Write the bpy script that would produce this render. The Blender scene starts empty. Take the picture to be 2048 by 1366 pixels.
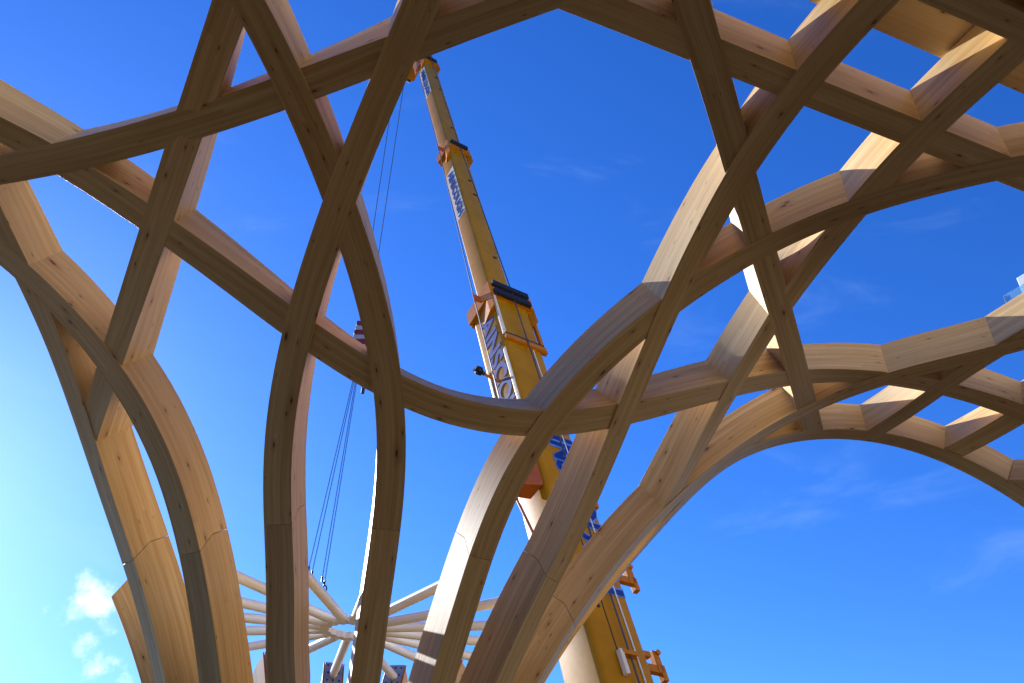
import bpy, bmesh, math, random
import numpy as np
from mathutils import Vector, Matrix

# ------------------------------------------------------------------ scene, camera, light
S = bpy.context.scene
COL = S.collection
S.render.engine = 'CYCLES'
EYE = Vector((0, 0, 1.6))
cam_d = bpy.data.cameras.new('camera')
cam = bpy.data.objects.new('camera', cam_d); COL.objects.link(cam)
cr = Vector((0.999776, -0.012392, 0.017130)); cu = Vector((-0.021142, -0.585982, 0.810048)); cf = Vector((0, 0.810229, 0.586113))
cam.matrix_world = Matrix(((cr.x, cu.x, -cf.x, EYE.x), (cr.y, cu.y, -cf.y, EYE.y), (cr.z, cu.z, -cf.z, EYE.z), (0, 0, 0, 1)))
cam_d.sensor_width = 36; cam_d.lens = 36 * 1711.26 / 2048; cam_d.clip_start = .05; cam_d.clip_end = 3000
S.camera = cam
SUN_AZ, SUN_EL = math.radians(-39), math.radians(22)
SUN = Vector((math.cos(SUN_EL) * math.sin(SUN_AZ), math.cos(SUN_EL) * math.cos(SUN_AZ), math.sin(SUN_EL)))
S.view_settings.view_transform = 'Standard'; S.view_settings.look = 'None'
S.view_settings.exposure = 1.18; S.view_settings.gamma = 1

W = bpy.data.worlds.new('World'); S.world = W; W.use_nodes = True
wn, wl = W.node_tree.nodes, W.node_tree.links
wn.clear()
def wnode(t, **k):
    n = wn.new(t)
    for a, b in k.items(): setattr(n, a, b)
    return n
def wmath(op, a, b=None, c=None):
    n = wnode('ShaderNodeMath', operation=op)
    for i, v in enumerate((a, b, c)):
        if v is None: continue
        if isinstance(v, (int, float)): n.inputs[i].default_value = v
        else: wl.new(v, n.inputs[i])
    return n.outputs[0]
w_out = wnode('ShaderNodeOutputWorld'); w_bg = wnode('ShaderNodeBackground')
sky = wnode('ShaderNodeTexSky', sky_type='NISHITA')
sky.sun_disc = False; sky.sun_elevation = SUN_EL; sky.sun_rotation = SUN_AZ
sky.altitude = 50; sky.air_density = 1.0; sky.dust_density = 0.22; sky.ozone_density = 3.0
w_bg.inputs['Strength'].default_value = 0.086
hs = wnode('ShaderNodeHueSaturation'); hs.inputs['Saturation'].default_value = 1.25
wl.new(sky.outputs[0], hs.inputs['Color'])
tint = wnode('ShaderNodeMixRGB', blend_type='MULTIPLY'); tint.inputs['Fac'].default_value = 1; tint.inputs['Color2'].default_value = (.48, .735, 1.30, 1)
wl.new(hs.outputs[0], tint.inputs['Color1'])
# clouds: small cumulus low by the sun and thin high wisps, laid out by direction in the sky
tc = wnode('ShaderNodeTexCoord')
nz = wnode('ShaderNodeTexNoise'); nz.inputs['Scale'].default_value = 24; nz.inputs['Detail'].default_value = 9; nz.inputs['Roughness'].default_value = .62
wl.new(tc.outputs['Generated'], nz.inputs['Vector'])
puff = None
for d, rad in (((-.417, .862, .289), .028), ((-.423, .872, .249), .017), ((-.405, .886, .226), .020), ((-.385, .897, .214), .018), ((-.60, .77, .20), .05), ((-.16, .97, .16), .03), ((.35, .92, .13), .04), ((.55, .82, .12), .04)):
    v = Vector(d).normalized()
    vd = wnode('ShaderNodeVectorMath', operation='DISTANCE'); wl.new(tc.outputs['Generated'], vd.inputs[0]); vd.inputs[1].default_value = v
    f = wmath('SUBTRACT', 1.0, wmath('DIVIDE', vd.outputs['Value'], rad))
    puff = f if puff is None else wmath('MAXIMUM', puff, f)
pm = wnode('ShaderNodeMapRange', interpolation_type='SMOOTHSTEP')
pm.inputs['From Min'].default_value = .05; pm.inputs['From Max'].default_value = 1.5
wl.new(wmath('ADD', puff, wmath('MULTIPLY', wmath('SUBTRACT', nz.outputs['Fac'], .5), 5.0)), pm.inputs['Value'])
mp = wnode('ShaderNodeMapping'); mp.inputs['Rotation'].default_value = (0, .35, .5); mp.inputs['Scale'].default_value = (2.2, 5.5, 9)
wl.new(tc.outputs['Generated'], mp.inputs['Vector'])
n2 = wnode('ShaderNodeTexNoise'); n2.inputs['Scale'].default_value = 1.3; n2.inputs['Detail'].default_value = 8; n2.inputs['Roughness'].default_value = .6; n2.inputs['Distortion'].default_value = .8
wl.new(mp.outputs[0], n2.inputs['Vector'])
cm = wnode('ShaderNodeMapRange', interpolation_type='SMOOTHSTEP'); cm.inputs['From Min'].default_value = .55; cm.inputs['From Max'].default_value = .85; cm.inputs['To Max'].default_value = .11
wl.new(n2.outputs['Fac'], cm.inputs['Value'])
mx1 = wnode('ShaderNodeMixRGB'); wl.new(cm.outputs[0], mx1.inputs['Fac']); wl.new(tint.outputs[0], mx1.inputs['Color1']); mx1.inputs['Color2'].default_value = (4.6, 6.2, 8.2, 1)
mx2 = wnode('ShaderNodeMixRGB'); wl.new(wmath('MULTIPLY', pm.outputs[0], .8), mx2.inputs['Fac']); wl.new(mx1.outputs[0], mx2.inputs['Color1']); mx2.inputs['Color2'].default_value = (7.6, 8.2, 8.8, 1)
wl.new(mx2.outputs[0], w_bg.inputs['Color']); wl.new(w_bg.outputs[0], w_out.inputs['Surface'])

sun_d = bpy.data.lights.new('sun', 'SUN'); sun_d.energy = 5.0; sun_d.angle = math.radians(.53); sun_d.color = (1, .97, .93)
sun = bpy.data.objects.new('sun', sun_d); COL.objects.link(sun)
sun.rotation_euler = SUN.to_track_quat('Z', 'Y').to_euler(); sun.location = (-20, 25, 20)

random.seed(7)
# ------------------------------------------------------------------ materials
def mat_new(name):
    m = bpy.data.materials.new(name); m.use_nodes = True
    return m, m.node_tree.nodes, m.node_tree.links, m.node_tree.nodes['Principled BSDF']
class NT:
    def __init__(s, n, l): s.n, s.l = n, l
    def put(s, v, sock):
        if isinstance(v, (int, float)): sock.default_value = v
        elif isinstance(v, tuple): sock.default_value = v if len(v) == len(sock.default_value) else (*v, 1)
        else: s.l.new(v, sock)
    def math(s, op, *a, clamp=False):
        n = s.n.new('ShaderNodeMath'); n.operation = op; n.use_clamp = clamp
        for i, v in enumerate(a): s.put(v, n.inputs[i])
        return n.outputs[0]
    def comb(s, x, y, z=0.0):
        n = s.n.new('ShaderNodeCombineXYZ')
        for i, v in enumerate((x, y, z)): s.put(v, n.inputs[i])
        return n.outputs[0]
    def noise(s, vec, scale, detail=4, rough=.55, dist=0.0):
        n = s.n.new('ShaderNodeTexNoise'); s.put(vec, n.inputs['Vector']); n.inputs['Scale'].default_value = scale
        n.inputs['Detail'].default_value = detail; n.inputs['Roughness'].default_value = rough; n.inputs['Distortion'].default_value = dist
        return n.outputs['Fac']
    def rng(s, v, a, b, c=0.0, d=1.0):
        n = s.n.new('ShaderNodeMapRange'); n.interpolation_type = 'SMOOTHSTEP'; s.put(v, n.inputs['Value'])
        for k, x in zip(('From Min', 'From Max', 'To Min', 'To Max'), (a, b, c, d)): n.inputs[k].default_value = x
        return n.outputs[0]
    def mix(s, f, a, b, mode='MIX'):
        n = s.n.new('ShaderNodeMixRGB'); n.blend_type = mode
        s.put(f, n.inputs[0]); s.put(a, n.inputs[1]); s.put(b, n.inputs[2]); return n.outputs[0]
    def bump(s, h, st, dist, bsdf):
        n = s.n.new('ShaderNodeBump'); n.inputs['Strength'].default_value = st; n.inputs['Distance'].default_value = dist
        s.put(h, n.inputs['Height']); s.l.new(n.outputs[0], bsdf.inputs['Normal'])

def wood_material(name, light, dark, knot_amount=.24):
    m, n, l, b = mat_new(name); t = NT(n, l)
    uv = n.new('ShaderNodeUVMap'); sp = n.new('ShaderNodeSeparateXYZ'); l.new(uv.outputs[0], sp.inputs[0])
    oi = n.new('ShaderNodeObjectInfo'); rnd = oi.outputs['Random']
    u = t.math('ADD', sp.outputs[0], t.math('MULTIPLY', rnd, 137.0)); v = t.math('ADD', sp.outputs[1], t.math('MULTIPLY', rnd, 53.0))
    wob = t.math('MULTIPLY', t.math('SUBTRACT', t.noise(t.comb(u, v), 1.1, 3), .5), .05)
    vw = t.math('ADD', v, wob)
    # boards: lamellas 42 mm deep, about 2.6 m long
    lam = t.math('FLOOR', t.math('DIVIDE', v, .042))
    row = n.new('ShaderNodeTexWhiteNoise'); row.noise_dimensions = '1D'; l.new(lam, row.inputs['W'])
    brd = t.math('FLOOR', t.math('ADD', t.math('DIVIDE', u, 2.6), t.math('MULTIPLY', row.outputs['Value'], 9.0)))
    cell = n.new('ShaderNodeTexWhiteNoise'); cell.noise_dimensions = '2D'; l.new(t.comb(lam, brd), cell.inputs['Vector'])
    tone = cell.outputs['Value']
    # growth-ring streaks along the board
    g1 = t.noise(t.comb(t.math('MULTIPLY', u, .55), t.math('MULTIPLY', vw, 26.0), tone), 1.0, 6, .6, .6)
    g2 = t.noise(t.comb(t.math('MULTIPLY', u, 1.6), t.math('MULTIPLY', vw, 110.0), tone), 1.0, 3, .5)
    g = t.math('ADD', t.math('MULTIPLY', g1, .7), t.math('MULTIPLY', g2, .3))
    col = t.mix(t.rng(g, .34, .70), light, dark)
    col = t.mix(t.math('MULTIPLY', t.rng(tone, .0, 1.0), .30), col, (dark[0] * .92, dark[1] * .86, dark[2] * .74))
    # resin streaks
    st = t.noise(t.comb(t.math('MULTIPLY', u, .5), t.math('MULTIPLY', vw, 34.0), 4.0), 1.0, 3, .55, .5)
    col = t.mix(t.rng(st, .66, .80, 0, .45), col, (.33, .17, .065))
    # glue lines
    fr = t.math('FRACT', t.math('DIVIDE', v, .042)); gl = t.math('LESS_THAN', fr, .035)
    col = t.mix(t.math('MULTIPLY', gl, .26), col, (.2, .11, .05))
    # knots
    def knots(su, sv, r0, r1, amount, z):
        vo = n.new('ShaderNodeTexVoronoi'); vo.voronoi_dimensions = '2D'; vo.inputs['Randomness'].default_value = 1
        wv = t.math('ADD', t.math('MULTIPLY', v, sv), z)
        l.new(t.comb(t.math('MULTIPLY', u, su), wv), vo.inputs['Vector']); vo.inputs['Scale'].default_value = 1
        cs = n.new('ShaderNodeSeparateColor'); l.new(vo.outputs['Color'], cs.inputs[0])
        on = t.math('LESS_THAN', cs.outputs[0], amount)
        big = t.math('ADD', .40, t.math('MULTIPLY', t.math('POWER', cs.outputs[1], 2.0), 1.3))
        dd = t.math('DIVIDE', t.math('ADD', vo.outputs['Distance'], t.math('MULTIPLY', t.math('SUBTRACT', t.noise(t.comb(u, v, z), 42, 2), .5), .06)), big)
        return t.math('MULTIPLY', on, t.rng(dd, r0, r1, 1, 0)), t.math('MULTIPLY', on, t.rng(dd, r0, r1 * 3.6, 1, 0))
    k1, h1 = knots(2.3, 7.5, .024, .058, knot_amount, 0.0)
    k2, h2 = knots(4.2, 14.0, .028, .070, knot_amount * .9, 31.0)
    kn = t.math('MAXIMUM', k1, k2); hl = t.math('MAXIMUM', h1, h2)
    col = t.mix(t.math('MULTIPLY', hl, .5), col, (.34, .165, .06))
    col = t.mix(t.math('MULTIPLY', kn, .88), col, (.050, .022, .010))
    # handling marks and per-beam tone
    dirt = t.noise(t.comb(t.math('MULTIPLY', u, .9), t.math('MULTIPLY', v, 3.0), 9.0), 1.0, 5, .6)
    col = t.mix(t.rng(dirt, .55, .80, 0, .22), col, (.30, .22, .15))
    hv = n.new('ShaderNodeHueSaturation'); l.new(col, hv.inputs['Color']); t.put(t.math('ADD', .90, t.math('MULTIPLY', rnd, .20)), hv.inputs['Value'])
    l.new(hv.outputs[0], b.inputs['Base Color'])
    b.inputs['Roughness'].default_value = .50; b.inputs['Specular IOR Level'].default_value = .42
    t.bump(t.math('ADD', g, t.math('MULTIPLY', gl, -.6)), .22, .0015, b)
    return m
WOOD = wood_material('spruce_glulam', (.68, .495, .235), (.48, .292, .10))
PLY = wood_material('plywood', (.66, .52, .36), (.56, .41, .25), .06)

def plain(name, col, rough, metal=0.0, coat=0.0, var=.12, scale=3.0, bump=0.0, spec=.5):
    m, n, l, b = mat_new(name); t = NT(n, l)
    tcn = n.new('ShaderNodeTexCoord')
    f = t.noise(tcn.outputs['Object'], scale, 6, .62)
    f2 = t.noise(tcn.outputs['Object'], scale * 9, 4, .6)
    c = t.mix(t.rng(f, .35, .75, 0, var * 2), col, tuple(x * .62 for x in col))
    c = t.mix(t.rng(f2, .58, .78, 0, var), c, tuple(min(1, x * .5 + .05) for x in col))
    l.new(c, b.inputs['Base Color']); b.inputs['Metallic'].default_value = metal
    t.put(t.rng(f2, .2, .9, rough * .85, min(1, rough * 1.2)), b.inputs['Roughness'])
    b.inputs['Coat Weight'].default_value = coat; b.inputs['Coat Roughness'].default_value = .12; b.inputs['Specular IOR Level'].default_value = spec
    if bump: t.bump(f2, bump, .01, b)
    return m
YELLOW = plain('crane_yellow_paint', (.46, .20, .002), .40, coat=.0, spec=.12, var=.26, scale=1.3)
ORANGE = plain('crane_orange_paint', (.52, .17, .003), .4, spec=.2, var=.2, scale=2)
RUST = plain('crane_dark_orange_paint', (.42, .10, .012), .5, var=.25, scale=4)
BLUE = plain('blue_lettering', (.012, .035, .22), .42, var=.06)
PALEBLUE = plain('pale_blue_lettering', (.10, .25, .62), .42, var=.06)
CREAM = plain('cream_panel_paint', (.80, .70, .50), .35, var=.06)
BLACK = plain('black_rubber', (.012, .012, .014), .55, var=.1)
WHITE = plain('white_painted_steel', (.78, .78, .78), .36, var=.08, scale=5)
STEEL = plain('galvanised_steel', (.30, .31, .35), .45, metal=.35, var=.2, scale=12)
DARKSTEEL = plain('dark_steel', (.035, .035, .04), .5, metal=.5, var=.15)
ROPE = plain('wire_rope', (.10, .10, .11), .5, metal=.5, var=.1, scale=20)
STRAPY = plain('yellow_strap', (.72, .58, .03), .7, var=.1, scale=20)
STRAPB = plain('blue_ratchet', (.012, .05, .42), .5, var=.1, scale=20)
REDP = plain('red_hook_paint', (.14, .008, .012), .45, var=.1)
WHITEP = plain('white_hook_paint', (.30, .31, .36), .45, var=.1)
RENDER_W = plain('white_render', (.78, .79, .80), .8, var=.05, scale=.5)
CONC = plain('concrete', (.34, .32, .29), .85, var=.2, scale=2, bump=.3)
BLOCK = plain('sky_blocking_dark', (.045, .028, .017), .9, var=.2, scale=1.5)
CREAMW = plain('bounce_cream_render', (.70, .60, .46), .9, var=.08, scale=.6)
TYRE = plain('tyre_rubber', (.02, .02, .02), .8, var=.2)
GLASS, gn, gl_, gb = mat_new('balustrade_glass')
gb.inputs['Base Color'].default_value = (.45, .78, .92, 1); gb.inputs['Roughness'].default_value = .06; gb.inputs['Transmission Weight'].default_value = .75; gb.inputs['IOR'].default_value = 1.45
WINGLASS = plain('window_glass', (.03, .05, .07), .08, var=.02)
def ground_material():
    m, n, l, b = mat_new('site_ground'); t = NT(n, l)
    g = n.new('ShaderNodeNewGeometry'); p = g.outputs['Position']
    a = t.noise(p, .12, 6, .6); c = t.noise(p, 2.2, 8, .65); d = t.noise(p, 26, 4, .6)
    col = t.mix(t.rng(a, .35, .65), (.022, .011, .0045), (.030, .016, .007))
    col = t.mix(t.rng(c, .42, .72, 0, .6), col, (.016, .009, .005))
    col = t.mix(t.rng(d, .45, .75, 0, .4), col, (.040, .028, .018))
    l.new(col, b.inputs['Base Color']); b.inputs['Roughness'].default_value = .93
    t.bump(t.math('ADD', c, t.math('MULTIPLY', d, .3)), .7, .05, b)
    return m
GROUND = ground_material()

# ------------------------------------------------------------------ helpers
def tag(o, label=None, cat=None, group=None, kind=None):
    for k, v in (('label', label), ('category', cat), ('group', group), ('kind', kind)):
        if v: o[k] = v
    return o
def empty(name, loc=(0, 0, 0)):
    o = bpy.data.objects.new(name, None); o.empty_display_size = .2; o.location = loc; COL.objects.link(o); return o
def link(name, me, mat, parent=None):
    o = bpy.data.objects.new(name, me); COL.objects.link(o)
    if mat and not me.materials: me.materials.append(mat)
    if parent:
        o.parent = parent; o.matrix_parent_inverse = Matrix.Translation(-parent.location)
    return o
class MB:
    """collects vertices and faces (world metres) for one mesh"""
    def __init__(s): s.v, s.f = [], []
    def add(s, vs, fs):
        k = len(s.v); s.v += [tuple(x) for x in vs]; s.f += [tuple(i + k for i in f) for f in fs]; return s
    def hexa(s, o, X, Y, Z):
        """box from corner-centre o with half axes X,Y,Z"""
        o, X, Y, Z = map(Vector, (o, X, Y, Z))
        vs = [o + a * X + b * Y + c * Z for c in (-1, 1) for b in (-1, 1) for a in (-1, 1)]
        fs = [(0, 2, 3, 1), (4, 5, 7, 6), (0, 1, 5, 4), (2, 6, 7, 3), (0, 4, 6, 2), (1, 3, 7, 5)]
        if X.cross(Y).dot(Z) < 0: fs = [f[::-1] for f in fs]
        return s.add(vs, fs)
    def tube(s, pts, r, n=10, cap=True):
        pts = [Vector(p) for p in pts]; rr = r if isinstance(r, (list, tuple)) else [r] * len(pts)
        base = len(s.v); up = None
        for i, p in enumerate(pts):
            t = (pts[min(i + 1, len(pts) - 1)] - pts[max(i - 1, 0)]).normalized()
            if up is None: up = t.orthogonal().normalized()
            up = (up - t * up.dot(t)).normalized(); w = t.cross(up)
            s.v += [tuple(p + rr[i] * (math.cos(2 * math.pi * k / n) * up + math.sin(2 * math.pi * k / n) * w)) for k in range(n)]
        for i in range(len(pts) - 1):
            for k in range(n):
                a = base + i * n + k; b = base + i * n + (k + 1) % n
                s.f.append((a, b, b + n, a + n))
        if cap:
            s.f.append(tuple(base + k for k in range(n))[::-1]); s.f.append(tuple(base + (len(pts) - 1) * n + k for k in range(n)))
        return s
    def prism(s, poly, a0, a1, fr):
        """closed section poly [(x,y)..] swept from a0 to a1 through frame function fr(a,x,y)"""
        n = len(poly); vs = [fr(a0, x, y) for x, y in poly] + [fr(a1, x, y) for x, y in poly]
        fs = [(i, (i + 1) % n, n + (i + 1) % n, n + i) for i in range(n)] + [tuple(range(n))[::-1], tuple(range(n, 2 * n))]
        return s.add(vs, fs)
    def mesh(s, name, smooth=None):
        me = bpy.data.meshes.new(name); me.from_pydata(s.v, [], s.f)
        bm = bmesh.new(); bm.from_mesh(me); bmesh.ops.recalc_face_normals(bm, faces=bm.faces); bm.to_mesh(me); bm.free()
        if smooth is not None:
            for p in me.polygons: p.use_smooth = True
            me.set_sharp_from_angle(angle=math.radians(smooth))
        me.update(); return me
    def build(s, name, mat, parent=None, smooth=None): return link(name, s.mesh(name, smooth), mat, parent)
def bevelled(o, w=.01, seg=2):
    b = o.modifiers.new('bevel', 'BEVEL'); b.width = w; b.segments = seg; b.limit_method = 'ANGLE'; return o

# ------------------------------------------------------------------ ground
gm = MB(); N = 40; R_ = 900
for j in range(N + 1):
    for i in range(N + 1):
        fx = (i / N * 2 - 1); fy = (j / N * 2 - 1)
        gm.v.append((R_ * fx * abs(fx), R_ * fy * abs(fy), 0))
for j in range(N):
    for i in range(N): gm.f.append((j * (N + 1) + i, j * (N + 1) + i + 1, (j + 1) * (N + 1) + i + 1, (j + 1) * (N + 1) + i))
tag(gm.build('ground', GROUND), kind='structure')

# ------------------------------------------------------------------ the vault surface (flared column into a level vault)
C0 = np.array([-1.34610, 7.53517]); C1 = np.array([8.60549, 8.74341])
R0, RM, ZB, HV, NE = 0.95322, 4.60681, -0.15935 + 1.6, 4.37759 + 1.6, 1.55254
DL = math.radians(3.481); HJ = 2.35485 + 1.6
WID, DEP = .20, .32
def rad_at(z):
    if z <= ZB: return R0
    k = min(1, (z - ZB) / (HV - ZB)); return RM - (RM - R0) * (1 - k ** NE) ** (1 / NE)
def surf_normal(p):
    d0, d1 = p[:2] - C0, p[:2] - C1
    d = d0 if np.hypot(*d0) < np.hypot(*d1) else d1
    r = np.hypot(*d); rh = d / r
    if r >= RM - 1e-6: return np.array([0, 0, 1.0])
    if r <= R0 + 1e-4: return np.array([-rh[0], -rh[1], 0])
    s = (RM - r) / (RM - R0); q = max(1e-6, 1 - s ** NE)
    dz = (HV - ZB) * q ** (1 / NE - 1) * s ** (NE - 1) / (RM - R0)
    v = np.array([-dz * rh[0], -dz * rh[1], 1.0]); return v / np.linalg.norm(v)
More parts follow.
